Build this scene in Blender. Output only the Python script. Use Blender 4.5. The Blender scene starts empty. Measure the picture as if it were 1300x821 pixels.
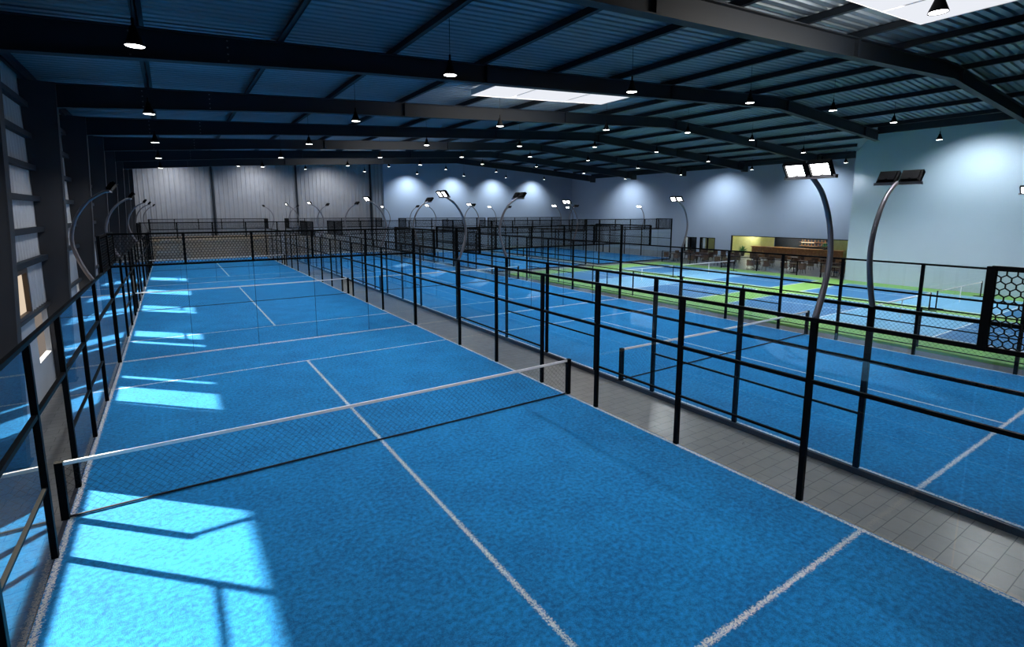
import bpy, math, random
from mathutils import Vector, Matrix
random.seed(7)
C = bpy.context.scene.collection
sc = bpy.context.scene
ORD = ['first','second','third','fourth','fifth','sixth','seventh','eighth','ninth','tenth','eleventh','twelfth',
       'thirteenth','fourteenth','fifteenth','sixteenth','seventeenth','eighteenth','nineteenth','twentieth']

# ------------------------------------------------------------------ materials
class NT:
    def __init__(s, name):
        s.m = bpy.data.materials.new(name); s.m.use_nodes = True
        s.t = s.m.node_tree; s.t.nodes.clear()
        s.out = s.n('ShaderNodeOutputMaterial')
    def n(s, typ, **kw):
        nd = s.t.nodes.new(typ)
        for k, v in kw.items(): setattr(nd, k, v)
        return nd
    def l(s, a, b): s.t.links.new(a, b)
    def val(s, sock, v):
        if hasattr(v, 'node'): s.l(v, sock)
        else: sock.default_value = v
    def math(s, op, a, b=0.0, c=None, clamp=False):
        nd = s.n('ShaderNodeMath', operation=op); nd.use_clamp = clamp
        s.val(nd.inputs[0], a); s.val(nd.inputs[1], b)
        if c is not None: s.val(nd.inputs[2], c)
        return nd.outputs[0]
    def mix(s, f, a, b):
        nd = s.n('ShaderNodeMix', data_type='RGBA')
        s.val(nd.inputs['Factor'], f); s.val(nd.inputs[6], a); s.val(nd.inputs[7], b)
        return nd.outputs[2]
    def coords(s, which='Object'):
        return s.n('ShaderNodeTexCoord').outputs[which]
    def noise(s, vec, scale, detail=2.0, rough=0.5):
        nd = s.n('ShaderNodeTexNoise'); s.l(vec, nd.inputs['Vector'])
        nd.inputs['Scale'].default_value = scale; nd.inputs['Detail'].default_value = detail
        nd.inputs['Roughness'].default_value = rough
        return nd
    def bump(s, h, strength, dist=0.01):
        nd = s.n('ShaderNodeBump'); s.val(nd.inputs['Height'], h)
        nd.inputs['Strength'].default_value = strength; nd.inputs['Distance'].default_value = dist
        return nd.outputs[0]
    def principled(s, col, rough=0.5, metal=0.0, spec=0.5, normal=None, emit=None, es=0.0):
        p = s.n('ShaderNodeBsdfPrincipled')
        s.val(p.inputs['Base Color'], col); s.val(p.inputs['Roughness'], rough)
        p.inputs['Metallic'].default_value = metal; p.inputs['Specular IOR Level'].default_value = spec
        if normal is not None: s.l(normal, p.inputs['Normal'])
        if emit is not None:
            p.inputs['Emission Color'].default_value = emit; p.inputs['Emission Strength'].default_value = es
        s.l(p.outputs[0], s.out.inputs[0]); return p

def c4(r, g, b): return (r, g, b, 1.0)

def mat_simple(name, col, rough=0.5, metal=0.0, spec=0.5, var=0.15, scale=6.0, emit=None, es=0.0, bump=0.0):
    t = NT(name); co = t.coords()
    nz = t.noise(co, scale, 3.0).outputs['Fac']
    a = c4(*[max(0, v*(1-var)) for v in col]); b = c4(*[min(1, v*(1+var)) for v in col])
    nrm = t.bump(t.noise(co, scale*8, 2.0).outputs['Fac'], bump) if bump else None
    t.principled(t.mix(nz, a, b), rough, metal, spec, nrm, emit, es)
    return t.m

def mat_emit(name, col, strength):
    t = NT(name); e = t.n('ShaderNodeEmission'); e.inputs[0].default_value = c4(*col); e.inputs[1].default_value = strength
    t.l(e.outputs[0], t.out.inputs[0]); return t.m

def mat_glass(name, tint=(0.90,0.94,0.95), base=0.05, power=4.0, top=0.9):
    t = NT(name)
    lw = t.n('ShaderNodeLayerWeight'); lw.inputs['Blend'].default_value = 0.5
    f = t.math('POWER', lw.outputs['Facing'], power)
    f = t.math('MULTIPLY_ADD', f, top, base, clamp=True)
    tr = t.n('ShaderNodeBsdfTransparent'); tr.inputs[0].default_value = c4(*tint)
    gl = t.n('ShaderNodeBsdfGlossy'); gl.inputs['Roughness'].default_value = 0.0; gl.inputs[0].default_value = c4(0.92,0.95,1.0)
    mx = t.n('ShaderNodeMixShader'); t.l(f, mx.inputs[0]); t.l(tr.outputs[0], mx.inputs[1]); t.l(gl.outputs[0], mx.inputs[2])
    t.l(mx.outputs[0], t.out.inputs[0]); return t.m

def mat_turf():
    t = NT('blue_turf'); co = t.coords()
    # ragged line mask, the lines are tufts of white yarn
    nz = t.noise(co, 34.0, 4.0, 0.8)
    off = t.n('ShaderNodeVectorMath', operation='MULTIPLY_ADD')
    t.l(nz.outputs['Color'], off.inputs[0]); off.inputs[1].default_value = (0.24, 0.24, 0)
    sub = t.n('ShaderNodeVectorMath', operation='SUBTRACT'); t.l(co, sub.inputs[0]); sub.inputs[1].default_value = (0.12, 0.12, 0)
    t.l(sub.outputs[0], off.inputs[2])
    sp = t.n('ShaderNodeSeparateXYZ'); t.l(off.outputs[0], sp.inputs[0])
    ax = t.math('ABSOLUTE', sp.outputs[0]); ay = t.math('ABSOLUTE', sp.outputs[1])
    W = 0.034
    m = t.math('COMPARE', ax, 4.955, W)
    m = t.math('MAXIMUM', m, t.math('COMPARE', ay, 9.95, W))
    m = t.math('MAXIMUM', m, t.math('COMPARE', ay, 6.95, W))
    cen = t.math('MULTIPLY', t.math('COMPARE', ax, 0.0, W), t.math('LESS_THAN', ay, 6.97))
    m = t.math('MAXIMUM', m, cen)
    tuft = t.math('GREATER_THAN', t.noise(co, 40.0, 3.0, 0.8).outputs['Fac'], 0.44)
    m = t.math('MULTIPLY', m, tuft)
    big = t.noise(co, 1.1, 2.0).outputs['Fac']
    mid = t.noise(co, 14.0, 3.0, 0.65).outputs['Fac']
    fine = t.noise(co, 95.0, 2.0, 0.7).outputs['Fac']
    ramp = t.math('ADD', t.math('MULTIPLY', mid, 0.9), t.math('MULTIPLY', fine, 0.8))
    ramp = t.math('ADD', ramp, t.math('MULTIPLY', big, 0.25))
    ramp = t.math('MULTIPLY_ADD', ramp, 2.5, -1.92, clamp=True)
    blue = t.mix(ramp, c4(0.002, 0.134, 0.39), c4(0.016, 0.362, 0.85))
    fleck = t.math('GREATER_THAN', t.noise(co, 55.0, 1.0, 0.5).outputs['Fac'], 0.735)
    blue = t.mix(t.math('MULTIPLY', fleck, 0.35), blue, c4(0.10, 0.48, 0.95))
    col = t.mix(m, blue, c4(0.95, 0.96, 0.98))
    h = t.math('ADD', t.math('MULTIPLY', mid, 0.6), fine)
    h = t.math('ADD', h, t.math('MULTIPLY', m, 0.5))
    p = t.principled(col, 0.75, 0.0, 0.08, t.bump(h, 0.9, 0.035))
    p.inputs['Sheen Weight'].default_value = 0.06; p.inputs['Sheen Roughness'].default_value = 0.45; p.inputs['Sheen Tint'].default_value = c4(1,0.97,0.9)
    return t.m

def mat_pickle():
    t = NT('acrylic_court'); co = t.coords(); sp = t.n('ShaderNodeSeparateXYZ'); t.l(co, sp.inputs[0])
    ax = t.math('ABSOLUTE', sp.outputs[0]); ay = t.math('ABSOLUTE', sp.outputs[1])
    kit = t.math('LESS_THAN', ay, 2.13)
    col = t.mix(kit, c4(0.03, 0.16, 0.36), c4(0.16, 0.40, 0.62))
    W = 0.03
    m = t.math('COMPARE', ax, 3.02, W)
    m = t.math('MAXIMUM', m, t.math('COMPARE', ay, 6.67, W))
    m = t.math('MAXIMUM', m, t.math('COMPARE', ay, 2.13, W))
    m = t.math('MAXIMUM', m, t.math('MULTIPLY', t.math('COMPARE', ax, 0.0, W), t.math('GREATER_THAN', ay, 2.13)))
    col = t.mix(m, col, c4(0.85, 0.88, 0.88))
    t.principled(col, 0.45, 0.0, 0.4, t.bump(t.noise(co, 60, 2).outputs['Fac'], 0.1))
    return t.m

def mat_tiles():
    t = NT('grey_floor_tiles'); co = t.coords()
    br = t.n('ShaderNodeTexBrick'); t.l(co, br.inputs['Vector'])
    br.offset = 0.5; br.inputs['Scale'].default_value = 1.0
    br.inputs['Brick Width'].default_value = 0.5; br.inputs['Row Height'].default_value = 0.25
    br.inputs['Mortar Size'].default_value = 0.006; br.inputs['Color1'].default_value = c4(0.225,0.218,0.211)
    br.inputs['Color2'].default_value = c4(0.255,0.247,0.239); br.inputs['Mortar'].default_value = c4(0.055,0.053,0.052)
    nz = t.noise(co, 3.0, 4.0, 0.6).outputs['Fac']
    col = t.mix(t.math('MULTIPLY', nz, 0.45), br.outputs['Color'], c4(0.10,0.096,0.094))
    r = t.math('MULTIPLY_ADD', nz, 0.2, 0.22)
    t.principled(col, r, 0.0, 0.5, t.bump(br.outputs['Fac'], -0.15, 0.004)); return t.m

def mat_plaster(name, col):
    t = NT(name); co = t.coords('Generated'); ob = t.coords()
    nz = t.noise(ob, 0.35, 3.0).outputs['Fac']
    f2 = t.noise(ob, 9.0, 4.0, 0.6).outputs['Fac']
    cc = t.mix(nz, c4(*[v*0.93 for v in col]), c4(*[min(1,v*1.05) for v in col]))
    t.principled(cc, 0.85, 0.0, 0.2, t.bump(f2, 0.12, 0.01)); return t.m

def mat_wood(name, a, b, scale=3.0):
    t = NT(name); co = t.coords()
    mp = t.n('ShaderNodeMapping'); t.l(co, mp.inputs[0]); mp.inputs['Scale'].default_value = (6, 1, 1)
    w = t.n('ShaderNodeTexWave'); t.l(mp.outputs[0], w.inputs[0]); w.inputs['Scale'].default_value = scale
    w.inputs['Distortion'].default_value = 5.0; w.inputs['Detail'].default_value = 3.0
    t.principled(t.mix(w.outputs['Fac'], c4(*a), c4(*b)), 0.45); return t.m

M = {}
M['walk'] = mat_simple('dark_walkway', (0.045,0.042,0.05), 0.55); M['turf'] = mat_turf(); M['pickle'] = mat_pickle(); M['tiles'] = mat_tiles()
M['steel'] = mat_simple('black_steel', (0.002,0.0023,0.003), 0.5, 0.0, 0.06)
M['beam'] = mat_simple('dark_blue_steel', (0.008,0.013,0.021), 0.6, 0.0, 0.35, 0.2, 1.5)
M['column'] = mat_simple('grey_painted_column', (0.035,0.036,0.042), 0.6, 0.0, 0.3, 0.2, 1.2)
M['deck'] = mat_simple('roof_sheet', (0.17,0.22,0.27), 0.42, 0.3, 0.5, 0.12, 0.8)  # blue lean painted in, standing in for bounce light off the courts
M['clad'] = mat_simple('grey_cladding', (0.34,0.35,0.38), 0.45, 0.15, 0.5, 0.12, 1.2)
M['clad_l'] = mat_simple('pale_cladding', (0.42,0.44,0.48), 0.6, 0.0, 0.4, 0.12, 1.2)
M['tan'] = mat_simple('tan_strip', (0.50,0.36,0.24), 0.6, 0.0, 0.3, 0.2, 0.6)
M['wall'] = mat_plaster('pale_blue_wall', (0.42,0.52,0.67))
M['block'] = mat_plaster('light_blue_wall', (0.43,0.52,0.61))
M['dark'] = mat_simple('dark_shell', (0.02,0.025,0.03), 0.9)
M['green'] = mat_simple('green_acrylic', (0.20,0.42,0.10), 0.55, 0.0, 0.35, 0.08, 2.0, bump=0.05)
M['glass'] = mat_glass('court_glass')
M['glass_clear'] = mat_glass('window_glass', (0.95,0.97,0.95), 0.04, 5.0, 0.6)
M['wire'] = mat_simple('black_wire', (0.004,0.004,0.005), 0.6, 0.0, 0.15)
M['cord'] = mat_simple('black_cord', (0.010,0.010,0.012), 0.8)
M['tape'] = mat_simple('white_tape', (0.93,0.92,0.92), 0.7, 0.0, 0.2, 0.03, 10.0)
M['pole'] = mat_simple('satin_pole', (0.21,0.20,0.22), 0.36, 0.6, 0.5, 0.1)
M['kerb'] = mat_simple('dark_kerb', (0.015,0.02,0.035), 0.5)
M['lens'] = mat_emit('flood_lens', (1.0,0.99,0.96), 14.0)
M['bulb'] = mat_emit('pendant_lens', (1.0,0.98,0.94), 16.0)
M['sky'] = mat_emit('skylight_panel', (0.90,0.93,1.0), 0.92)
M['skyframe'] = mat_simple('white_curb', (0.75,0.75,0.78), 0.6)
M['bronze'] = mat_simple('bronze_frame', (0.05,0.03,0.02), 0.5)
M['sunpane'] = mat_emit('sunlit_pane', (1.0,0.80,0.60), 0.75)
M['wood'] = mat_wood('bar_wood', (0.30,0.12,0.04), (0.58,0.28,0.09))
M['curtain'] = mat_simple('yellow_curtain', (0.62,0.62,0.30), 0.8, 0.0, 0.2, 0.15, 4.0)
M['shelf'] = mat_simple('dark_shelving', (0.03,0.035,0.045), 0.6)
M['chair'] = mat_simple('brown_leather', (0.10,0.055,0.035), 0.55, 0.0, 0.4, 0.25)
M['leaf'] = mat_simple('green_leaf', (0.06,0.22,0.07), 0.5, 0.0, 0.4, 0.3)
M['pot'] = mat_simple('dark_pot', (0.06,0.055,0.05), 0.6)
M['bottle'] = mat_simple('amber_bottle', (0.35,0.16,0.05), 0.2)
M['striplamp'] = mat_emit('shelf_strip', (1.0,0.9,0.7), 4.0)

# ------------------------------------------------------------------ mesh builder
class MB:
    def __init__(s): s.v = []; s.f = []
    def quad(s, *p):
        i = len(s.v); s.v += [tuple(q) for q in p]; s.f.append(tuple(range(i, i+len(p))))
        return s
    def box(s, x0, x1, y0, y1, z0, z1):
        i = len(s.v)
        s.v += [(x,y,z) for z in (z0,z1) for y in (y0,y1) for x in (x0,x1)]
        for f in ((0,2,3,1),(4,5,7,6),(0,1,5,4),(2,6,7,3),(0,4,6,2),(1,3,7,5)): s.f.append(tuple(i+k for k in f))
        return s
    def obox(s, c, ax, ay, az):   # oriented box, half axes
        c = Vector(c); i = len(s.v)
        for k in (-1,1):
            for j in (-1,1):
                for h in (-1,1): s.v.append(tuple(c + Vector(ax)*h + Vector(ay)*j + Vector(az)*k))
        for f in ((0,2,3,1),(4,5,7,6),(0,1,5,4),(2,6,7,3),(0,4,6,2),(1,3,7,5)): s.f.append(tuple(i+k for k in f))
        return s
    def bar(s, a, b, w, h=None):   # square bar between two points, open ended
        h = h or w; a = Vector(a); b = Vector(b); d = (b-a)
        if d.length < 1e-6: return s
        d.normalize(); u = d.cross(Vector((0,0,1)))
        if u.length < 1e-3: u = Vector((1,0,0))
        u.normalize(); v = d.cross(u); i = len(s.v)
        for p in (a,b):
            for su, sv in ((-1,-1),(1,-1),(1,1),(-1,1)): s.v.append(tuple(p + u*su*w/2 + v*sv*h/2))
        for k in range(4): s.f.append((i+k, i+(k+1)%4, i+4+(k+1)%4, i+4+k))
        return s
    def cap_bar(s, a, b, w, h=None):
        i = len(s.v); s.bar(a, b, w, h)
        s.f.append((i+3,i+2,i+1,i)); s.f.append((i+4,i+5,i+6,i+7)); return s
    def tube(s, pts, r, n=8, caps=True):
        pts = [Vector(p) for p in pts]; rr = r if isinstance(r, (list,tuple)) else [r]*len(pts)
        rings = []
        for k, p in enumerate(pts):
            d = (pts[min(k+1,len(pts)-1)] - pts[max(k-1,0)]).normalized()
            u = d.cross(Vector((0,1,0)))
            if u.length < 1e-2: u = d.cross(Vector((1,0,0)))
            u.normalize(); v = d.cross(u); ring = []
            for j in range(n):
                a = 2*math.pi*j/n; ring.append(len(s.v)); s.v.append(tuple(p + (u*math.cos(a)+v*math.sin(a))*rr[k]))
            rings.append(ring)
        for a, b in zip(rings, rings[1:]):
            for j in range(n): s.f.append((a[j], a[(j+1)%n], b[(j+1)%n], b[j]))
        if caps: s.f.append(tuple(reversed(rings[0]))); s.f.append(tuple(rings[-1]))
        return s
    def lathe(s, prof, n=20, c=(0,0,0)):
        rings = []
        for r, z in prof:
            ring = []
            for j in range(n):
                a = 2*math.pi*j/n; ring.append(len(s.v)); s.v.append((c[0]+r*math.cos(a), c[1]+r*math.sin(a), c[2]+z))
            rings.append(ring)
        for a, b in zip(rings, rings[1:]):
            for j in range(n): s.f.append((a[j], a[(j+1)%n], b[(j+1)%n], b[j]))
        return s
    def prism_xz(s, poly, y0, y1):
        n = len(poly); i = len(s.v)
        s.v += [(x,y0,z) for x,z in poly] + [(x,y1,z) for x,z in poly]
        s.f.append(tuple(i+k for k in range(n))); s.f.append(tuple(i+n+k for k in reversed(range(n))))
        for k in range(n): s.f.append((i+k, i+n+k, i+n+(k+1)%n, i+(k+1)%n))
        return s
    def data(s, name, mat, smooth=False):
        me = bpy.data.meshes.new(name); me.from_pydata(s.v, [], s.f); me.materials.append(mat)
        if smooth:
            for p in me.polygons: p.use_smooth = True
        me.update(); return me
    def build(s, name, mat, parent=None, smooth=False, loc=None):
        return place(s.data(name, mat, smooth), name, parent, loc)

def place(me, name, parent=None, loc=None):
    o = bpy.data.objects.new(name, me); C.objects.link(o)
    if parent is not None: o.parent = parent
    if loc is not None: o.location = loc
    return o

def tag(o, label, cat, group=None, kind=None):
    o['label'] = label; o['category'] = cat
    if group: o['group'] = group
    if kind: o['kind'] = kind
    return o
def thing(name, label, cat, loc=(0,0,0), rz=0.0, group=None):
    o = bpy.data.objects.new(name, None); C.objects.link(o); o.location = loc; o.rotation_euler = (0,0,rz)
    o.empty_display_size = 0.2
    return tag(o, label, cat, group)
KIDS = {}
def children(o): return list(o.children)
def dup(root, loc, label=None, rz=None, scale=None):
    def rec(o, parent):
        c = o.copy(); C.objects.link(c)
        if parent is not None: c.parent = parent
        for ch in TREE.get(o.name, []): TREE.setdefault(c.name, []).append(rec(ch, c))
        return c
    r = rec(root, None); r.location = loc
    if rz is not None: r.rotation_euler = (0,0,rz)
    if scale is not None: r.scale = scale
    if label: r['label'] = label
    return r
TREE = {}
def reg(root):
    ks = [o for o in C.objects if o.parent == root]
    TREE[root.name] = ks
    for k in ks: reg(k)
def struct(name, mb, mat, smooth=False, label=None, cat='wall'):
    o = mb.build(name, mat, None, smooth); o['kind'] = 'structure'
    if label: o['label'] = label; o['category'] = cat
    return o

FZ = -0.12   # level of the tiled floor; the courts stand on low platforms with their turf at z = 0

# ------------------------------------------------------------------ setting
struct('floor', MB().box(-1.6, 60, -16, 53, FZ-0.2, FZ), M['tiles'], label='grey tiled floor running between the courts', cat='floor')

def deck_z(x):
    return 8.35 + 0.06*(min(x, 48-x) + 0.7)
RT = lambda x: deck_z(x) - 0.2      # top of the rafters
def RB(x):                          # underside of the rafters, deeper at both haunches
    d = 0.50
    if x < 6: d += 0.14*(6-x)/6.6
    if x > 32: d += 0.13*(x-32)/9
    return RT(x) - d

XW = -1.37
SUN_OPEN = [(-2.75, 2.62), (7.27, 8.84), (9.16, 9.95), (14.4, 14.84), (15.16, 16.8), (21.4, 23.6), (28.1, 30.0), (35.2, 37.2)]
def ribbed_y(mb, y0, y1, z0, z1, x, depth=0.035, pitch=0.3, sgn=1):
    n = max(1, int(round((y1-y0)/pitch)))
    p = (y1-y0)/n; pts = []
    for k in range(n):
        a = y0+k*p
        pts += [(a, 0), (a+p*0.62, 0), (a+p*0.72, 1), (a+p*0.90, 1)]
    pts.append((y1, 0))
    for (a, da), (b, db) in zip(pts, pts[1:]):
        mb.quad((x+sgn*da*depth, a, z0), (x+sgn*db*depth, b, z0), (x+sgn*db*depth, b, z1), (x+sgn*da*depth, a, z1))
def ribbed_x(mb, x0, x1, z0, z1, y, depth=0.05, pitch=0.3):
    n = max(1, int(round((x1-x0)/pitch))); p = (x1-x0)/n; pts = []
    for k in range(n):
        a = x0+k*p; pts += [(a,0),(a+p*0.6,0),(a+p*0.7,1),(a+p*0.9,1)]
    pts.append((x1,0))
    for (a, da), (b, db) in zip(pts, pts[1:]):
        mb.quad((a, y-da*depth, z0), (b, y-db*depth, z0), (b, y-db*depth, z1), (a, y-da*depth, z1))

wl = MB()
Z0, Z1 = 0.88, 2.16
ribbed_y(wl, -15, 51.5, Z1, 11.2, XW)
wl.box(XW-0.12, XW-0.02, -15, 51.5, Z1, 11.2)
wl.box(XW-0.12, XW, -15, 51.5, FZ, Z0)
ys = -15
for a, b in SUN_OPEN:
    wl.box(XW-0.12, XW, ys, a, Z0, Z1); ys = b
wl.box(XW-0.12, XW, ys, 51.5, Z0, Z1)
struct('wall_left', wl, M['clad_l'], label='left side wall of pale vertical ribbed sheets behind grey columns')
wb = MB(); ribbed_x(wb, XW, 23.5, FZ, 11.2, 51.4, 0.06, 0.42); wb.box(XW, 23.5, 51.45, 51.6, FZ, 11.2)
struct('wall_back', wb, M['clad'], label='far wall of grey vertical ribbed metal sheets at the left')
struct('wall_back_right', MB().box(23.5, 54, 51.2, 51.6, FZ, 11.2), M['wall'], label='pale blue far wall lit by scallops of light')
for i, x in enumerate((5.5, 13.6, 21.9)):
    o = MB().box(x-0.09, x+0.09, 51.2, 51.34, FZ, 11.0).build('wall_mullion', M['beam'])
    tag(o, 'slim dark vertical post on the ribbed far wall, %s from the left' % ORD[i], 'post', 'posts on the far wall')
tag(MB().box(-0.6, 10.4, 51.0, 51.18, FZ, 2.3).build('tan_wall_strip', M['tan']), 'low tan strip along the far ribbed wall', 'panel')  # plain tan box set low against the ribbed sheets
# right wall with cafe opening (x = 53)
XR = 53.0
OPEN = [(28.35,30.1,0.0,1.80,'a'), (25.9,27.9,0.0,1.82,'b'), (11.95,23.9,0.0,2.2,'c')]
wr = MB(); ys = 51.2
for (a,b,z0,z1,_) in OPEN:
    wr.box(XR, XR+0.25, b, ys, FZ, 11.2); wr.box(XR, XR+0.25, a, b, z1, 11.2); ys = a
wr.box(XR, XR+0.25, 6.9, ys, FZ, 11.2)
struct('wall_right', wr, M['wall'], label='pale blue side wall with the cafe window and doors')
struct('wall_right_near', MB().box(40.9, 41.15, -15, 6.7, FZ, 11.2).box(40.9, 53.2, 6.7, 6.95, FZ, 11.2), M['block'], label='light blue wall block standing forward at the right of the green area')
struct('wall_front', MB().box(-1.6, 60, -15.2, -15, FZ, 11.2), M['dark'])
# roof deck, corrugated with ribs running down the slope
def deck(mb, x0, x1, y0, y1):
    n = int(round((y1-y0)/0.25)); p = (y1-y0)/n; pts = []
    for k in range(n):
        a = y0+k*p; pts += [(a,0),(a+p*0.55,0),(a+p*0.68,0.05),(a+p*0.88,0.05)]
    pts.append((y1,0))
    xs = [x0] + ([24.0] if x0 < 24 < x1 else []) + [x1]
    for xa, xb in zip(xs, xs[1:]):
        for (a,da),(b,db) in zip(pts, pts[1:]):
            mb.quad((xa,a,deck_z(xa)+da),(xa,b,deck_z(xa)+db),(xb,b,deck_z(xb)+db),(xb,a,deck_z(xb)+da))
dk = MB(); deck(dk, XW, 34.0, -15, 3.0); deck(dk, XW, 34.0, 3.0, 33.3); deck(dk, 34.0, 41.0, 6.9, 33.3)
for k in range(16):
    ya, yb = 3+3.9*k/16, 3+3.9*(k+1)/16
    xa_, xb_ = 34+7*k/16, 34+7*(k+1)/16
    dk.quad((34,ya,deck_z(34)),(34,yb,deck_z(34)),(xb_,yb,deck_z(xb_)),(xa_,ya,deck_z(xa_)))
struct('ceiling', dk, M['deck'], label='corrugated metal roof sheets tinted blue to suggest light off the courts', cat='ceiling')
struct('ceiling_upper', MB().box(-1.6, 60, -15.2, 51.8, 11.2, 11.4), M['dark'])

# columns, rafters, purlins
FR = [-9, -3, 3, 9, 15, 21, 27, 33]
pos_names = ['behind the camera','nearest','second','third','fourth','fifth','sixth','seventh']
for i, y in enumerate(FR):
    xe = 34.0 if y <= 3 else 41.0
    t = thing('roof_rafter', 'dark steel roof rafter spanning the hall, %s from the camera' % ['first, just behind','nearest','second','third','fourth','fifth','sixth','seventh'][i] if i else 'dark steel roof rafter overhead behind the camera', 'beam', (0,y,0), 0, 'steel roof rafters')
    xs = [-0.62, 0.5, 2, 4, 6, 9, 12, 15, 18, 21, 24, 27, 30, 32, xe] if xe < 36 else [-0.62, 0.5, 2, 4, 6, 9, 12, 15, 18, 21, 24, 27, 30, 32, 35, 38, xe]
    poly = [(x, RT(x)) for x in xs] + [(x, RB(x)) for x in reversed(xs)]
    MB().prism_xz(poly, -0.02, 0.02).build('web', M['beam'], t)
    for nm, F, s in (('top_flange', RT, -1), ('bottom_flange', RB, 1)):
        m = MB()
        for a, b in zip(xs, xs[1:]):
            z0a, z0b = F(a), F(b); z1a, z1b = z0a+s*0.025, z0b+s*0.025
            lo = (min(z0a,z1a), min(z0b,z1b)); hi = (max(z0a,z1a), max(z0b,z1b))
            k = len(m.v)
            m.v += [(a,-0.12,lo[0]),(b,-0.12,lo[1]),(b,0.12,lo[1]),(a,0.12,lo[0]),(a,-0.12,hi[0]),(b,-0.12,hi[1]),(b,0.12,hi[1]),(a,0.12,hi[0])]
            for f in ((0,3,2,1),(4,5,6,7),(0,1,5,4),(3,7,6,2),(0,4,7,3),(1,2,6,5)): m.f.append(tuple(k+q for q in f))
        m.build(nm, M['beam'], t)
    for x in (9.4, 17.15, 24.8, 32.35, 39.9):
        if x < xe: MB().box(x-0.05, x+0.05, -0.12, 0.12, RB(x)+0.02, RT(x)-0.02).build('stiffener', M['beam'], t)
    if y > 3: MB().box(xe-0.55, xe+0.02, -0.13, 0.13, RB(xe)-0.05, RT(xe)).build('end_plate', M['beam'], t)
    for x in (-0.3+1.6, 3.0):
        for k in range(4):
            zz = RB(x)+0.08+k*(RT(x)-RB(x)-0.16)/3
            MB().box(x-0.015, x+0.015, -0.045, -0.02, zz-0.012, zz+0.012).build('bolt', M['pole'], t)
CY = [-9, -3, 3, 9, 15, 21, 27, 33, 39, 45]
for i, y in enumerate(CY):
    t = thing('steel_column', 'wide tapering grey steel column on the left wall, %s' % (['behind the camera','out of view beside the camera','nearest one in view','second in view','third in view','fourth in view','fifth in view','sixth in view','seventh in view','eighth in view'][i]), 'column', (0,y,0), 0, 'columns along the left wall')
    zt = RT(-0.62) if y <= 33 else 11.1
    xi = [(-0.99, FZ), (-0.88, 2.2), (-0.76, 4.4), (-0.62, zt)]
    poly = [(XW+0.02, FZ)] + xi + [(XW+0.02, zt)]
    MB().prism_xz(poly, -0.15, 0.15).build('shaft', M['column'], t)
    MB().box(XW+0.02, -0.93, -0.2, 0.2, FZ, FZ+0.04).build('base_plate', M['beam'], t)
    m = MB()
    for (xa,za),(xb,zb) in zip(xi, xi[1:]):
        m.quad((xa+0.02,-0.16,za),(xa+0.02,0.16,za),(xb+0.02,0.16,zb),(xb+0.02,-0.16,zb)); m.quad((xa,-0.16,za),(xa+0.02,-0.16,za),(xb+0.02,-0.16,zb),(xb,-0.16,zb)); m.quad((xa,0.16,za),(xa+0.02,0.16,za),(xb+0.02,0.16,zb),(xb,0.16,zb))
    m.build('inner_flange', M['column'], t)
for i, z in enumerate((3.49, 4.25, 5.06, 5.87, 6.70, 7.51)):
    tag(MB().box(XW+0.03, XW+0.17, -15, 51.3, z-0.07, z+0.07).build('wall_girt', M['beam']),
        'dark horizontal rail across the left wall sheets, %s from the top' % ORD[5-i], 'rail', 'rails on the left wall')
tag(MB().box(XW, XW+0.12, -15, 51.3, 2.18, 2.27).build('wall_ledge', M['column']), 'narrow grey ledge low along the left wall', 'ledge')
PX = [-1.15 + 2.62*i for i in range(17)]
for i, x in enumerate(PX):
    if x > 40.9: continue
    y0 = -15 if x < 34 else 3.0+(x-34)*3.9/7+(0.45 if x > 36 else 0.0)
    m = MB(); zt = deck_z(x); 
    m.box(x-0.015, x+0.015, y0, 33.3, zt-0.2, zt-0.01); m.box(x-0.09, x+0.015, y0, 33.3, zt-0.2, zt-0.185); m.box(x-0.015, x+0.09, y0, 33.3, zt-0.03, zt-0.015)
    tag(m.build('roof_purlin', M['beam']), 'long dark purlin under the roof sheets, %s from the left wall' % ORD[i], 'beam', 'roof purlins')
tag(MB().box(33.9, 34.06, -15, 3.0, deck_z(34)-0.35, deck_z(34)+0.05).build('edge_beam', M['beam']), 'dark edge beam of the near roof above the light blue block', 'beam')
tag(MB().box(40.95, 41.1, 7.0, 33.3, deck_z(41)-0.45, deck_z(41)+0.05).build('edge_beam', M['beam']), 'dark edge beam of the far roof above the cafe wall', 'beam')
# skylights
for i, y1 in enumerate((-4.4, 6.72, 18.6, 30.6)):
    a, b = 10.97, 17.2; y0 = y1-2.3
    t = thing('skylight', 'glowing white rectangular skylight in the roof, %s from the camera' % ['nearest','second','third','fourth'][i], 'skylight', (0,0,0), 0, 'roof skylights')
    za, zb = deck_z(a)-0.23, deck_z(b)-0.23
    MB().quad((a,y0,za),(a,y1,za),(b,y1,zb),(b,y0,zb)).build('panel', M['sky'], t)
    m = MB()
    for (p, q) in (((a,y0),(b,y0)), ((a,y1),(b,y1))):
        m.quad((p[0],p[1],za-0.01),(q[0],q[1],zb-0.01),(q[0],q[1],zb+0.2),(p[0],p[1],za+0.2))
    for x, z in ((a,za),(b,zb)): m.quad((x,y0,z-0.01),(x,y1,z-0.01),(x,y1,z+0.2),(x,y0,z+0.2))
    m.build('curb', M['skyframe'], t)
    for x in (12.6, 15.1):
        MB().box(x-0.012, x+0.012, y0, y1, deck_z(x)-0.25, deck_z(x)-0.235).build('glazing_bar', M['skyframe'], t)
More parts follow.
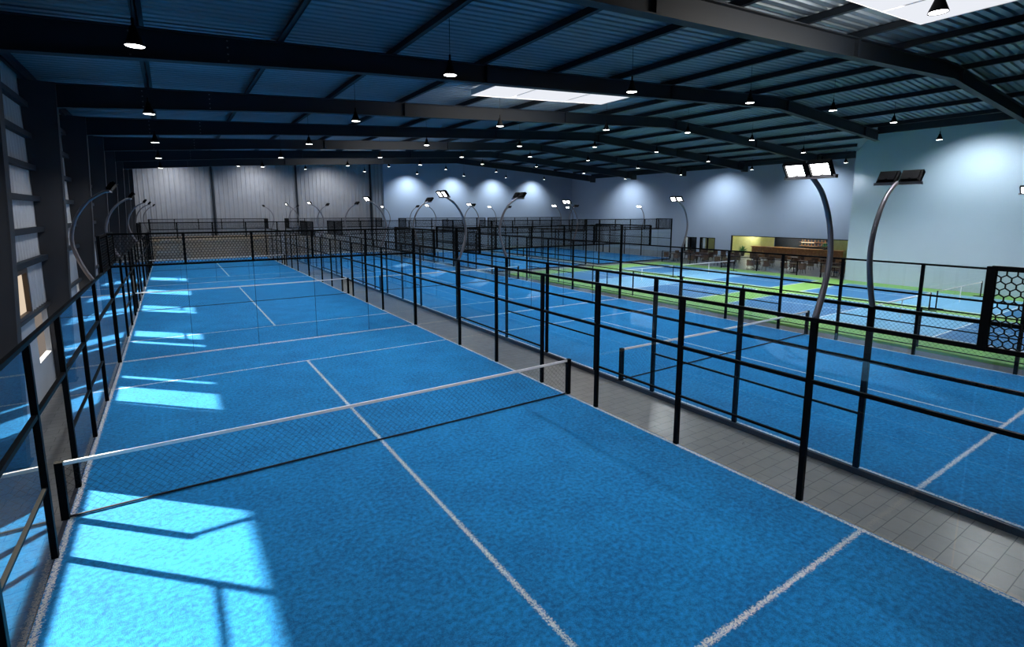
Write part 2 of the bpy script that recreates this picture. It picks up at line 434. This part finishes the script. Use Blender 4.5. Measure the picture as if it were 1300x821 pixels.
# bronze window in the left wall
t = thing('wall_window', 'narrow sunlit window with a dark bronze frame on the left wall', 'window', (XW,0,0))
m = MB()
m.box(0.03,0.14,6.33,6.45,2.3,3.4).box(0.03,0.14,3.7,3.8,2.3,3.4).box(0.03,0.14,3.8,6.33,3.3,3.4).box(0.03,0.14,3.8,6.33,2.3,2.38)
m.build('frame', M['bronze'], t); MB().quad((0.05,3.8,2.38),(0.05,6.33,2.38),(0.05,6.33,3.3),(0.05,3.8,3.3)).build('pane', M['sunpane'], t)

# ------------------------------------------------------------------ court surfaces
COURTS = {  # centre x, centre y, label
 'A1': (5,0,'nearest padel court, blue turf with white lines beside the left wall'),
 'A2': (5,20,'blue turf padel court directly behind the nearest one'),
 'A3': (5,40,'farthest blue turf padel court in the left row'),
 'B1': (17,0,'blue turf padel court to the right across the tiled aisle'),
 'B2': (17,20,'blue turf padel court in the middle of the second row'),
 'B3': (17,40,'farthest blue turf padel court in the second row'),
 'C1': (28,35.2,'blue turf padel court behind the green area, left one'),
 'D1': (39.6,35.2,'blue turf padel court behind the green area, right corner one'),
}
for k, (x, y, lb) in COURTS.items():
    t = thing('padel_court', lb, 'court', (x,y,0), 0, 'blue padel court surfaces')
    MB().quad((-5,-10,0),(5,-10,0),(5,10,0),(-5,10,0)).build('turf', M['turf'], t)
    m = MB()
    m.quad((-5,-10,0),(-5,10,0),(-5,10,FZ),(-5,-10,FZ)).quad((5,-10,0),(5,-10,FZ),(5,10,FZ),(5,10,0))
    m.quad((-5,-10,0),(-5,-10,FZ),(5,-10,FZ),(5,-10,0)).quad((-5,10,0),(5,10,0),(5,10,FZ),(-5,10,FZ))
    m.box(-5.06,-5.0,-10,10,FZ,-0.005)
    m.build('kerb', M['kerb'], t)
GX0, GX1, GY0, GY1 = 23.2, 40.88, -14.9, 23.2
tag(MB().box(GX0, GX1, GY0, GY1, FZ, 0.0).build('green_sports_floor', M['green']), 'green acrylic floor around the light blue pickleball courts', 'floor')
for x, y, lb in ((28.55,-0.8,'nearer left pickleball court, blue with a lighter middle'), (35.95,-0.8,'pickleball court beside the light blue wall block, blue with lighter middle'),
              (28.55,14.4,'far left pickleball court behind the second padel row'), (35.95,14.4,'pickleball court nearest to the cafe tables')):
    tag(MB().box(-3.05,3.05,-6.7,6.7,0.0,0.012).build('pickleball_court', M['pickle'], None, False, (x,y,0)), lb, 'court', 'pickleball court surfaces')

tag(MB().box(22.04, 23.18, -14.9, 24.8, FZ, -0.09).build('walkway_mat', M['walk']), 'dark grey walkway strip between the second padel row and the green area', 'walkway')
# ------------------------------------------------------------------ wire meshes
def hex_panel(w, h, px=0.092, pz=0.105, wire=0.014):
    """expanded honeycomb wire in the xz plane"""
    m = MB(); nx = int(w/px); px = w/nx; nz = int(round(h/(pz*0.75))); rz = h/nz
    for j in range(nz):
        z = j*rz; off = 0 if j % 2 == 0 else px/2
        for i in range(-1, nx+1):
            x0 = i*px+off
            a = (x0, 0, z); b = (x0+px/2, 0, z+rz*0.42); c = (x0+px, 0, z); d = (x0+px/2, 0, z+rz)
            for p, q in ((a,b),(b,c),(b,d)):
                if min(p[0],q[0]) < -1e-6 or max(p[0],q[0]) > w+1e-6: continue
                m.bar(p, q, wire, wire)
    return m
def diamond_panel(w, h, cell, wire, flat=False):
    m = MB(); nx = max(2, int(round(w/cell))); c = w/nx; nz = max(1, int(round(h/c))); cz = h/nz
    for i in range(nx):
        for j in range(nz):
            x0, z0 = i*c, j*cz
            if (i+j) % 2 == 0: pts = ((x0,z0),(x0+c,z0+cz))
            else: pts = ((x0,z0+cz),(x0+c,z0))
            a, b = Vector((pts[0][0],0,pts[0][1])), Vector((pts[1][0],0,pts[1][1]))
            if flat:
                d = (b-a).normalized(); n = Vector((-d.z,0,d.x))*wire/2
                m.quad(a-n, b-n, b+n, a+n)
            else: m.bar(a, b, wire, wire)
    return m
HEX = hex_panel(1.92, 0.94).data('wire_mesh', M['wire'])
def ydir(mb):
    mb.v = [(-y, x, z) for x, y, z in mb.v]; return mb
HEXY = ydir(hex_panel(1.92, 0.94)).data('wire_mesh', M['wire'])

# ------------------------------------------------------------------ fences
P = 0.075
def side_fence_proto():
    t = thing('side_fence', '', 'fence')
    for y in (-6,-3.5,-1.1,1.1,3.5,6): MB().box(-P/2,P/2,y-0.045,y+0.045,0,3.0).build('post', M['steel'], t)
    for y in (-8,8): MB().box(-P/2,P/2,y-0.045,y+0.045,3.0,4.05).build('mesh_post', M['steel'], t)
    MB().box(-0.03,0.03,-10,10,3.0,3.06).build('top_rail', M['steel'], t)
    MB().box(-0.03,0.03,-10,10,2.01,2.07).build('middle_rail', M['steel'], t)
    for a, b in ((-6,-1.1),(1.1,6)): MB().box(-0.025,0.025,a,b,1.015,1.05).build('lower_rail', M['steel'], t)
    for s in (-1,1):
        MB().box(-0.03,0.03,min(s*8,s*10),max(s*8,s*10),4.0,4.06).build('mesh_rail', M['steel'], t)
        for a, b in ((1.15,3.45),(3.55,5.95),(6.05,7.99),(8.01,9.95)):
            y0, y1 = sorted((s*a, s*b))
            MB().quad((0,y0,0.04),(0,y1,0.04),(0,y1,2.0),(0,y0,2.0)).quad((0,y0,2.07),(0,y1,2.07),(0,y1,3.0),(0,y0,3.0)).build('glass_panel', M['glass'], t)
        place(HEXY, 'wire_mesh', t, (0, 8.04 if s > 0 else -9.96, 3.06))
    return t
sf = side_fence_proto(); reg(sf)
SF = [(0,0,'left side fence of the nearest court, close to the left wall'), (10,0,'right side fence of the nearest court, along the tiled aisle'),
      (0,20,'left side fence of the second court in the left row'), (10,20,'right side fence of the second court in the left row'),
      (0,40,'left side fence of the farthest court in the left row'), (10,40,'right side fence of the farthest court in the left row'),
      (12,0,'aisle side fence of the nearest court in the second row'), (22,0,'fence between the second row\'s nearest court and the green area'),
      (12,20,'aisle side fence of the second row\'s middle court'), (22,20,'right side fence of the second row\'s middle court'),
      (12,40,'aisle side fence of the second row\'s farthest court'), (22,40,'right side fence of the second row\'s farthest court'),
      (23,35.2,'left side fence of the padel court behind the green area'), (33,35.2,'right side fence of the left court behind the green area'),
      (34.6,35.2,'left side fence of the far right corner court'), (44.6,35.2,'right side fence of the far right corner court, nearest the cafe')]
for i, (x, y, lb) in enumerate(SF):
    lb = 'black framed glass ' + lb
    if i == 0: sf.location = (x,y,0); sf['label'] = lb; sf['group'] = 'side fences'
    else: dup(sf, (x,y,0), lb)
def end_fence_proto():
    t = thing('end_fence', '', 'fence')
    for x in (-5,5): MB().box(x-0.05,x+0.05,-0.05,0.05,0,4.06).build('corner_post', M['steel'], t)
    for x in (-3,-1,1,3): MB().box(x-0.035,x+0.035,-0.035,0.035,3.0,4.05).build('mesh_post', M['steel'], t)
    MB().box(-5,5,-0.03,0.03,3.0,3.06).build('middle_rail', M['steel'], t)
    MB().box(-5,5,-0.03,0.03,4.0,4.06).build('top_rail', M['steel'], t)
    for k in range(5):
        x0 = -5+2*k
        MB().quad((x0+0.01,0,0.03),(x0+1.99,0,0.03),(x0+1.99,0,3.0),(x0+0.01,0,3.0)).build('glass_panel', M['glass'], t)
        place(HEX, 'wire_mesh', t, (x0+0.04, 0, 3.06))
        if k: MB().box(x0-0.005,x0+0.005,-0.006,0.006,0.03,3.0).build('glass_seam', M['steel'], t)
    return t
ef = end_fence_proto(); reg(ef)
EF = [(5,10,'end fence across the left row behind the nearest court'), (17,10,'end fence across the second row behind its nearest court'),
      (5,30,'end fence across the left row behind its second court'), (17,30,'end fence across the second row behind its middle court'),
      (5,50,'end fence at the very back of the left row'), (17,50,'end fence at the very back of the second row'),
      (28,25.2,'end fence facing the green area, left court'), (39.6,25.2,'end fence facing the green area, right corner court'),
      (28,45.2,'end fence at the back of the left court behind the green area'), (39.6,45.2,'end fence at the back of the far right corner court')]
for i, (x, y, lb) in enumerate(EF):
    lb = 'glass and wire ' + lb
    if i == 0: ef.location = (x,y,0); ef['label'] = lb; ef['group'] = 'end fences'
    else: dup(ef, (x,y,0), lb)

# ------------------------------------------------------------------ nets
def net_proto():
    t = thing('padel_net', '', 'net')
    for s in (-1,1): MB().box(s*5.03-0.05, s*5.03+0.05, -0.05, 0.05, 0, 0.93).build('post', M['steel'], t)
    m = MB()
    for k in range(20):
        x0, x1 = -5+k*0.5, -4.5+k*0.5
        za, zb = 0.90-0.03*(1-(x0/5)**2), 0.90-0.03*(1-(x1/5)**2)
        m.cap_bar((x0,0,za-0.005),(x1,0,zb-0.005),0.035,0.055)
    m.build('tape', M['tape'], t)
    diamond_panel(10.0, 0.85, 0.062, 0.0034, True).build('net_mesh', M['cord'], t, False, (-5,0,0.01))
    m = MB(); m.bar((-5,0,0.02),(5,0,0.02),0.028,0.022); m.build('bottom_cord', M['cord'], t)
    return t
nt = net_proto(); reg(nt)
NL = [(5,0,'net with white tape across the nearest court'), (17,0,'net with white tape across the court right of the aisle'),
      (5,20,'net across the second court of the left row'), (17,20,'net across the middle court of the second row'),
      (5,40,'net across the farthest court of the left row'), (17,40,'net across the farthest court of the second row'),
      (28,35.2,'net across the left padel court behind the green area'), (39.6,35.2,'net across the far right corner padel court')]
for i, (x, y, lb) in enumerate(NL):
    lb = 'black padel ' + lb
    if i == 0: nt.location = (x,y,0); nt['label'] = lb; nt['group'] = 'padel nets'
    else: dup(nt, (x,y,0), lb)
def pnet_proto():
    t = thing('pickleball_net', '', 'net')
    for s in (-1,1):
        MB().tube([(s*3.27,0,0.02),(s*3.27,0,0.90)],0.03,8).build('post', M['steel'], t)
        MB().box(s*3.27-0.04,s*3.27+0.04,-0.3,0.3,0.012,0.05).build('foot', M['steel'], t)
    m = MB(); m.cap_bar((-3.25,0,0.87),(3.25,0,0.85),0.02,0.05); m.build('tape', M['tape'], t)
    MB().box(-0.025,0.025,-0.015,0.015,0.03,0.86).build('centre_strap', M['tape'], t)
    diamond_panel(6.5, 0.78, 0.07, 0.004, True).build('net_mesh', M['cord'], t, False, (-3.25,0,0.06))
    return t
pn = pnet_proto(); reg(pn)
for i, (x, y, lb) in enumerate([(28.55,-0.8,'nearer left pickleball court'), (35.95,-0.8,'pickleball court beside the light blue wall block'), (28.55,14.4,'far left pickleball court'), (35.95,14.4,'pickleball court nearest the cafe')]):
    lb = 'low portable net across the ' + lb
    if i == 0: pn.location = (x,y,0); pn['label'] = lb; pn['group'] = 'pickleball nets'
    else: dup(pn, (x,y,0), lb)
# low mesh fence along the green area
t = thing('low_mesh_fence', 'low black wire mesh fence along the left edge of the green area', 'fence', (23.35,0,0))
LY = [-9.9+3.37*k for k in range(10)]
for y in LY: MB().box(-0.025,0.025,y-0.025,y+0.025,0,1.42).build('post', M['steel'], t)
MB().box(-0.02,0.02,LY[0],LY[-1],1.38,1.42).build('top_rail', M['steel'], t)
MB().box(-0.015,0.015,LY[0],LY[-1],0.04,0.07).build('bottom_rail', M['steel'], t)
ydir(diamond_panel(LY[-1]-LY[0], 1.3, 0.075, 0.006, True)).build('wire_mesh', M['wire'], t, False, (0,LY[0],0.07))
# glass balustrade by the cafe
t = thing('cafe_balustrade', 'low glass balustrade between the green area and the cafe tables', 'fence', (40.75,0,0))
BY = [7.0, 8.5, 10.2, 13.4, 16.6, 19.8, 23.0]
for y in BY: MB().box(-0.03,0.03,y-0.03,y+0.03,FZ,1.05).build('post', M['steel'], t)
MB().box(-0.02,0.02,BY[0],BY[-1],1.02,1.06).build('top_rail', M['steel'], t)
for a, b in zip(BY, BY[1:]): MB().quad((0,a+0.05,0.08),(0,b-0.05,0.08),(0,b-0.05,1.0),(0,a+0.05,1.0)).build('glass_panel', M['glass_clear'], t)

# ------------------------------------------------------------------ curved floodlight poles
def flood_proto():
    # stands on the fence post head; bulges away from the court, head leans over the court (+x)
    t = thing('floodlight_pole', '', 'lamp')
    pts = [(0.0,3.0),(-0.12,3.25),(-0.24,3.6),(-0.30,3.95),(-0.25,4.3),(-0.10,4.65),(0.12,4.93),(0.36,5.10),(0.50,5.16)]
    fine = []
    for k in range(len(pts)-1):
        p0 = pts[max(k-1,0)]; p1 = pts[k]; p2 = pts[k+1]; p3 = pts[min(k+2,len(pts)-1)]
        for s in range(4):
            u = s/4; fine.append(tuple(0.5*((2*p1[d])+(-p0[d]+p2[d])*u+(2*p0[d]-5*p1[d]+4*p2[d]-p3[d])*u*u+(-p0[d]+3*p1[d]-3*p2[d]+p3[d])*u**3) for d in (0,1)))
    fine.append(pts[-1])
    MB().tube([(x,0,z) for x,z in fine], [0.048-0.016*k/len(fine) for k in range(len(fine))], 12).build('curved_pole', M['pole'], t, True)
    MB().box(0.46,0.54,-0.36,0.36,5.12,5.17).build('crossbar', M['pole'], t)
    for s in (-1,1):
        c = Vector((0.56, s*0.175, 5.26)); nrm = Vector((0.80,0,-0.60)); up = Vector((0.60,0,0.80)); sd = Vector((0,1,0))
        h = MB().obox(c, sd*0.155, up*0.13, nrm*0.022).obox(c-nrm*0.035, sd*0.12, up*0.09, nrm*0.015).build('floodlight', M['steel'], t)
        q = c + nrm*0.0235
        rim = MB()
        for e, w_, h_ in ((up*0.118, sd*0.155, up*0.012), (-up*0.118, sd*0.155, up*0.012), (sd*0.143, sd*0.012, up*0.13), (-sd*0.143, sd*0.012, up*0.13)): rim.obox(c+nrm*0.035+e, w_, h_, nrm*0.02)
        rim.build('rim', M['steel'], h)
        MB().quad(q-sd*0.125-up*0.095, q-sd*0.125+up*0.095, q+sd*0.125+up*0.095, q+sd*0.125-up*0.095).build('lens', M['lens'], h)
        MB().box(0.47,0.53,s*0.175-0.02,s*0.175+0.02,5.15,5.24).build('bracket', M['steel'], t)
    return t
fp = flood_proto(); reg(fp)
spots = []
rows = [('left row\'s near court','nearest court',0,10,0),('','second court of the left row',0,10,20),('','farthest court of the left row',0,10,40),
        ('','second row\'s nearest court',12,22,0),('','second row\'s middle court',12,22,20),('','second row\'s farthest court',12,22,40),
        ('','court behind the green area, left one',23,33,35.2),('','far right court',34.6,44.6,35.2)]
first = True
for _, nm, xa, xb, yc in rows:
    for dy, dn in ((-6,'near'),(6,'far')):
        for x, d, sn in ((xa,1,'left'),(xb,-1,'right')):
            lb = '%s twin floodlight pole, %s side, %s' % (dn, sn, nm)
            loc = (x, yc+dy, 0.06)
            if first:
                fp.location = loc; fp['label'] = lb; fp['group'] = 'curved floodlight poles'; first = False; o = fp
            else: o = dup(fp, loc, lb)
            o.rotation_euler = (0,0,0 if d > 0 else math.pi)
            spots.append((x+d*0.6, yc+dy, 5.25, d, dy))

# ------------------------------------------------------------------ pendants
def pend_proto():
    t = thing('pendant_lamp', '', 'lamp')
    MB().lathe([(0.045,0.30),(0.05,0.27),(0.07,0.20),(0.135,0.03),(0.145,0.0),(0.138,0.0),(0.125,0.03),(0.05,0.19),(0.0,0.20)], 24).build('shade', M['steel'], t, True)
    MB().lathe([(0.13,0.008),(0.0,0.004)], 24).build('lens', M['bulb'], t)
    MB().tube([(0,0,0.29),(0,0,0.42)],0.022,8).build('stem', M['steel'], t)
    return t
pp = pend_proto(); reg(pp)
CORD = MB().tube([(0,0,0.4),(0,0,1.2)],0.006,5).data('cord', M['cord'])
place(CORD, 'cord', pp); reg(pp)
PXS = [1.45+5.47*j for j in range(8)]
first = True; plights = []
for k in range(-1, 7):
    for j, x in enumerate(PXS):
        y = 0.35+6.7*k
        if k == -1 and j in (0,): continue
        if y < 3 and x > 34.9: continue
        if x > 41 : continue
        drop = 1.22 if x < 25 else 0.92
        inside = y < 33
        z = deck_z(x)-drop if inside else 8.6
        lb = 'black cone pendant lamp, %s from the left wall, in the %s row from the camera' % (ORD[j], ORD[k+1])
        if first: pp.location = (x,y,z); pp['label'] = lb; pp['group'] = 'cone pendant lamps'; first = False; o = pp
        else: o = dup(pp, (x,y,z), lb)
        if not inside: 
            cd = [c for c in TREE[o.name] if c.name.startswith('cord')] if o.name in TREE else [c for c in C.objects if c.parent == o and c.name.startswith('cord')]
            for c_ in cd: c_.scale = (1,1,2.16); c_.location = (0,0,-0.46)
        elif drop < 1:
            for c_ in [c for c in TREE.get(o.name, [])]:
                if c_.name.startswith('cord'): c_.scale = (1,1,0.65); c_.location = (0,0,0.14)
        plights.append((x,y,z))

# ------------------------------------------------------------------ cafe behind the right wall
for i, (a,b,z0,z1,nm) in enumerate(OPEN):
    t = thing('cafe_window' if i == 2 else 'glass_door', ['dark double glass door, left of the two on the cafe wall','pale double glass door beside the dark one','wide cafe window with the bar behind it'][i], 'window' if i == 2 else 'door', (XR,0,0))
    m = MB(); w = 0.07
    m.box(-0.03,0.2,a,a+w,FZ,z1).box(-0.03,0.2,b-w,b,FZ,z1).box(-0.03,0.2,a,b,z1-w,z1)
    m.build('frame', M['steel'], t)
    if i < 2: MB().box(0.0,0.1,(a+b)/2-0.07,(a+b)/2+0.07,FZ,z1-w).build('mullion', M['steel'], t)
    MB().quad((0.08,a+w,FZ),(0.08,b-w,FZ),(0.08,b-w,z1-w),(0.08,a+w,z1-w)).build('pane', M['glass_clear'], t)
# rooms behind
struct('wall_cafe_back', MB().box(57.9,58,7,31,FZ,3.0).box(53.25,58,6.95,7.1,FZ,3.0).box(53.25,58,31,31.1,FZ,3.0), M['wall'])
struct('ceiling_cafe', MB().box(53.25,58.1,7,31.1,3.0,3.1), M['wall'])
tag(MB().box(53.9,54.0,28.2,30.3,FZ,2.2).build('dark_screen', M['shelf']), 'dark screen behind the left glass door', 'screen')
def curtain(y0, y1, x, lb):
    m = MB(); n = int((y1-y0)/0.14); p = (y1-y0)/n
    for k in range(n*4):
        a, b = y0+k*p/4, y0+(k+1)*p/4
        fa, fb = 0.06*math.sin(k*math.pi/2), 0.06*math.sin((k+1)*math.pi/2)
        m.quad((x+fa,a,FZ),(x+fb,b,FZ),(x+fb,b,2.7),(x+fa,a,2.7))
    tag(m.build('curtain', M['curtain']), lb, 'curtain', 'yellow curtains')
curtain(25.6, 28.0, 54.2, 'pale yellow curtain behind the right glass door')
curtain(21.0, 27.0, 56.5, 'pale yellow curtain at the left end of the cafe window')
curtain(10.2, 14.8, 55.5, 'pale yellow curtain at the right end of the cafe window')
t = thing('bar_back_shelving', 'dark back bar shelving with lit shelves of bottles', 'shelving', (57.2,0,0))
MB().box(0.1,0.3,14.8,21.4,FZ,2.9).build('back_panel', M['shelf'], t)
for z in (1.2,1.6,2.0,2.4):
    MB().box(-0.15,0.1,15.2,18.6,z-0.02,z+0.02).build('shelf', M['wood'], t)
for z in (1.57,1.97):
    MB().box(0.02,0.09,17.2,18.5,z-0.02,z+0.02).build('light_strip', M['striplamp'], t)
bm = MB().lathe([(0.0,0),(0.04,0),(0.04,0.16),(0.015,0.21),(0.015,0.28),(0,0.28)],8).data('bottle', M['bottle'])
bi = 0
for z, zn in ((1.22,'lowest'),(1.62,'second'),(2.02,'third')):
    for k in range(10):
        o = place(bm, 'bottle', None, (57.15, 15.4+k*0.33, z)); tag(o, 'small amber bottle on the %s back bar shelf' % zn, 'bottle', 'bottles on the %s back bar shelf' % zn)
t = thing('bar_counter', 'long wood fronted bar counter inside the cafe window', 'counter', (54.6,0,0))
MB().box(0,0.5,13.4,22.4,FZ,1.0).build('front_panel', M['wood'], t); MB().box(-0.1,0.7,13.3,22.5,1.0,1.06).build('counter_top', M['wood'], t)
def plant(x, y, s, lb, z=FZ):
    t = thing('potted_plant', lb, 'plant', (x,y,z))
    MB().lathe([(0,0),(0.18*s,0),(0.24*s,0.4*s),(0.2*s,0.4*s),(0,0.38*s)],14).build('pot', M['pot'], t)
    m = MB()
    for k in range(60):
        a = random.uniform(0,6.28); el = random.uniform(0.2,1.4); L = random.uniform(0.5,1.0)*s
        d = Vector((math.cos(a)*math.cos(el), math.sin(a)*math.cos(el), math.sin(el))); b = Vector((0,0,0.4*s)); n = d.cross(Vector((0,0,1))).normalized()*0.06*s
        mid = b+d*L*0.6; tip = b+d*L-Vector((0,0,0.15*L))
        m.quad(b, mid-n, tip, mid+n)
    m.build('foliage', M['leaf'], t)
plant(54.5, 23.4, 1.0, 'leafy plant in a dark pot at the left end of the bar')
plant(54.85, 15.0, 0.62, 'bushy green plant standing on the bar counter near its right end', 1.06)
# chairs and tables
def chair_proto():
    t = thing('tub_chair', '', 'chair')
    MB().lathe([(0,0.36),(0.27,0.36),(0.29,0.40),(0.27,0.47),(0,0.48)],14).build('seat', M['chair'], t, True)
    m = MB(); n = 12
    for k in range(n):
        a0, a1 = math.radians(20+k*220/n-20), math.radians(20+(k+1)*220/n-20)
        for (ra, rb) in ((0.27,0.31),(0.31,0.27)):
            m.quad((ra*math.cos(a0),ra*math.sin(a0),0.38),(ra*math.cos(a1),ra*math.sin(a1),0.38),(rb*math.cos(a1),rb*math.sin(a1),0.84),(rb*math.cos(a0),rb*math.sin(a0),0.84))
    m.build('backrest', M['chair'], t)
    for sx in (-1,1):
        for sy in (-1,1): MB().tube([(sx*0.22,sy*0.22,0),(sx*0.17,sy*0.17,0.38)],[0.014,0.02],6).build('leg', M['steel'], t)
    return t
cp = chair_proto(); reg(cp)
def table_proto():
    t = thing('round_cafe_table', '', 'table')
    MB().lathe([(0,0.72),(0.38,0.72),(0.40,0.74),(0.38,0.76),(0,0.76)],20).build('tabletop', M['chair'], t)
    MB().tube([(0,0,0.02),(0,0,0.72)],0.03,8).build('pedestal', M['steel'], t); MB().lathe([(0,0),(0.24,0),(0.22,0.03),(0,0.04)],16).build('base', M['steel'], t)
    return t
tp = table_proto(); reg(tp)
TBL = []
for r, x in enumerate((43.2, 46.2, 49.2)):
    for k in range(6): TBL.append((x+random.uniform(-.3,.3), 9.0+3.0*k+random.uniform(-.5,.5)+(r%2)*1.2, r, k))
f1 = f2 = True
RN = ['front','middle','back']
for (x,y,r,k) in TBL:
    lb = 'round brown cafe table, %s row by the balustrade side, %s from the light blue block' % (RN[r], ORD[k])
    lb = lb.replace(' by the balustrade side', '')
    if f1: tp.location = (x,y,FZ); tp['label'] = lb; tp['group'] = 'round cafe tables'; f1 = False
    else: dup(tp, (x,y,FZ), lb)
    a0 = random.uniform(0,6.28)
    for c_ in range(3):
        a = a0+c_*2.09+random.uniform(-.2,.2)
        lb = 'brown tub chair at the %s row cafe table, %s table from the light blue block' % (RN[r], ORD[k])
        loc = (x+0.72*math.cos(a), y+0.72*math.sin(a), FZ)
        if f2: cp.location = loc; cp['label'] = lb; o = cp; f2 = False
        else: o = dup(cp, loc, lb)
        o['group'] = 'tub chairs at the %s %s table' % (RN[r], ORD[k])
        o.rotation_euler = (0,0,a-math.radians(110))

# ------------------------------------------------------------------ lights
def spot(name, loc, energy, size, blend, d=(0,0,-1), col=(1,0.97,0.93), rad=0.12):
    l = bpy.data.lights.new(name, 'SPOT'); l.energy = energy; l.spot_size = math.radians(size); l.spot_blend = blend
    l.color = col; l.shadow_soft_size = rad
    o = bpy.data.objects.new(name, l); C.objects.link(o); o.location = loc
    o.rotation_euler = Vector(d).to_track_quat('-Z','Y').to_euler(); return o
LP = dict(pend=560, flood=190, wash=2000)
for (x,y,z) in plights:
    e = LP['pend']
    if 24 < x < 41 and -4 < y < 24: e *= 3.6
    if x > 38: e *= 0.12
    spot('pendant_light', (x,y,z-0.02), e, 135, 0.6, (0,0,-1), (0.95,0.97,1.0))
for (x,y,z,d,dy) in spots:
    spot('flood_light', (x+0.05*d,y,z-0.05), LP['flood'], 120, 0.5, (d*0.75,-0.1*(1 if dy>0 else -1),-0.7), (0.97,0.98,1.0), 0.15)
# unseen spots added high up to pool light on the walls
for x in (26.6, 32.7, 38.9, 45.5): spot('added_wall_spot', (x,49.0,9.8), LP['wash']*0.62, 115, 1.0, (0,0.35,-1), (0.85,0.93,1.0))
for y in (15, 25, 39): spot('added_wall_spot', (49.5,y,9.8), LP['wash']*1.0, 120, 1.0, (0.35,0,-1), (0.85,0.93,1.0))
for y in (0.2,): spot('added_wall_spot', (37.8,y,9.6), LP['wash']*0.85, 115, 1.0, (0.5,0,-1), (0.85,0.95,1.0))
for x in (2, 9.5, 17): spot('added_wall_spot', (x,47.5,9.8), 1100, 130, 1.0, (0,0.5,-1), (0.95,0.97,1.0))
for y in (13, 18, 23, 27): 
    l = bpy.data.lights.new('cafe_light','POINT'); l.energy = 260; l.color = (1,0.93,0.72); l.shadow_soft_size = 0.15
    o = bpy.data.objects.new('cafe_light', l); C.objects.link(o); o.location = (55.6,y,2.75)
s = bpy.data.lights.new('sun','SUN'); s.energy = 38.0; s.angle = math.radians(1.3); s.color = (1.0,0.92,0.76)
so = bpy.data.objects.new('sun', s); C.objects.link(so); so.rotation_euler = Vector((1,-1,-0.566)).to_track_quat('-Z','Y').to_euler(); so.location = (-20,20,12)
for y1 in (-4.4, 6.72, 18.6, 30.6):
    l = bpy.data.lights.new('skylight_daylight','AREA'); l.shape = 'RECTANGLE'; l.size = 6.0; l.size_y = 0.6; l.energy = 120; l.color = (1.0,0.93,0.84)
    o = bpy.data.objects.new('skylight_daylight', l); C.objects.link(o); o.location = (14.0, y1-0.5, 8.65)
    o.rotation_euler = Vector((0,1,-0.1)).to_track_quat('-Z','Y').to_euler()
w = bpy.data.worlds.new('world'); sc.world = w; w.use_nodes = True
nt_ = w.node_tree; bg = nt_.nodes['Background']
gr = nt_.nodes.new('ShaderNodeTexGradient'); bg.inputs[0].default_value = (0.62,0.52,0.45,1); bg.inputs[1].default_value = 0.35
nt_.nodes.remove(gr)

# ------------------------------------------------------------------ camera
cam = bpy.data.cameras.new('camera'); co = bpy.data.objects.new('camera', cam); C.objects.link(co); sc.camera = co
cam.lens = 18.0; cam.sensor_width = 36.0; cam.sensor_fit = 'HORIZONTAL'; cam.shift_y = -45.5/1300; cam.clip_end = 300; cam.clip_start = 0.02
co.location = (1.695, -9.945, 4.703)
a, b = 0.5843163991741088, -0.1462624713216104
f = Vector((math.sin(a)*math.cos(b), math.cos(a)*math.cos(b), math.sin(b)))
co.rotation_euler = f.to_track_quat('-Z','Y').to_euler()
sc.view_settings.view_transform = 'Standard'; sc.view_settings.look = 'None'
sc.view_settings.exposure = 0.0; sc.view_settings.gamma = 1.0
cy = sc.cycles
cy.transparent_max_bounces = 48; cy.max_bounces = 8; cy.diffuse_bounces = 4; cy.glossy_bounces = 4
cy.caustics_reflective = False; cy.caustics_refractive = False; cy.sample_clamp_indirect = 4.0
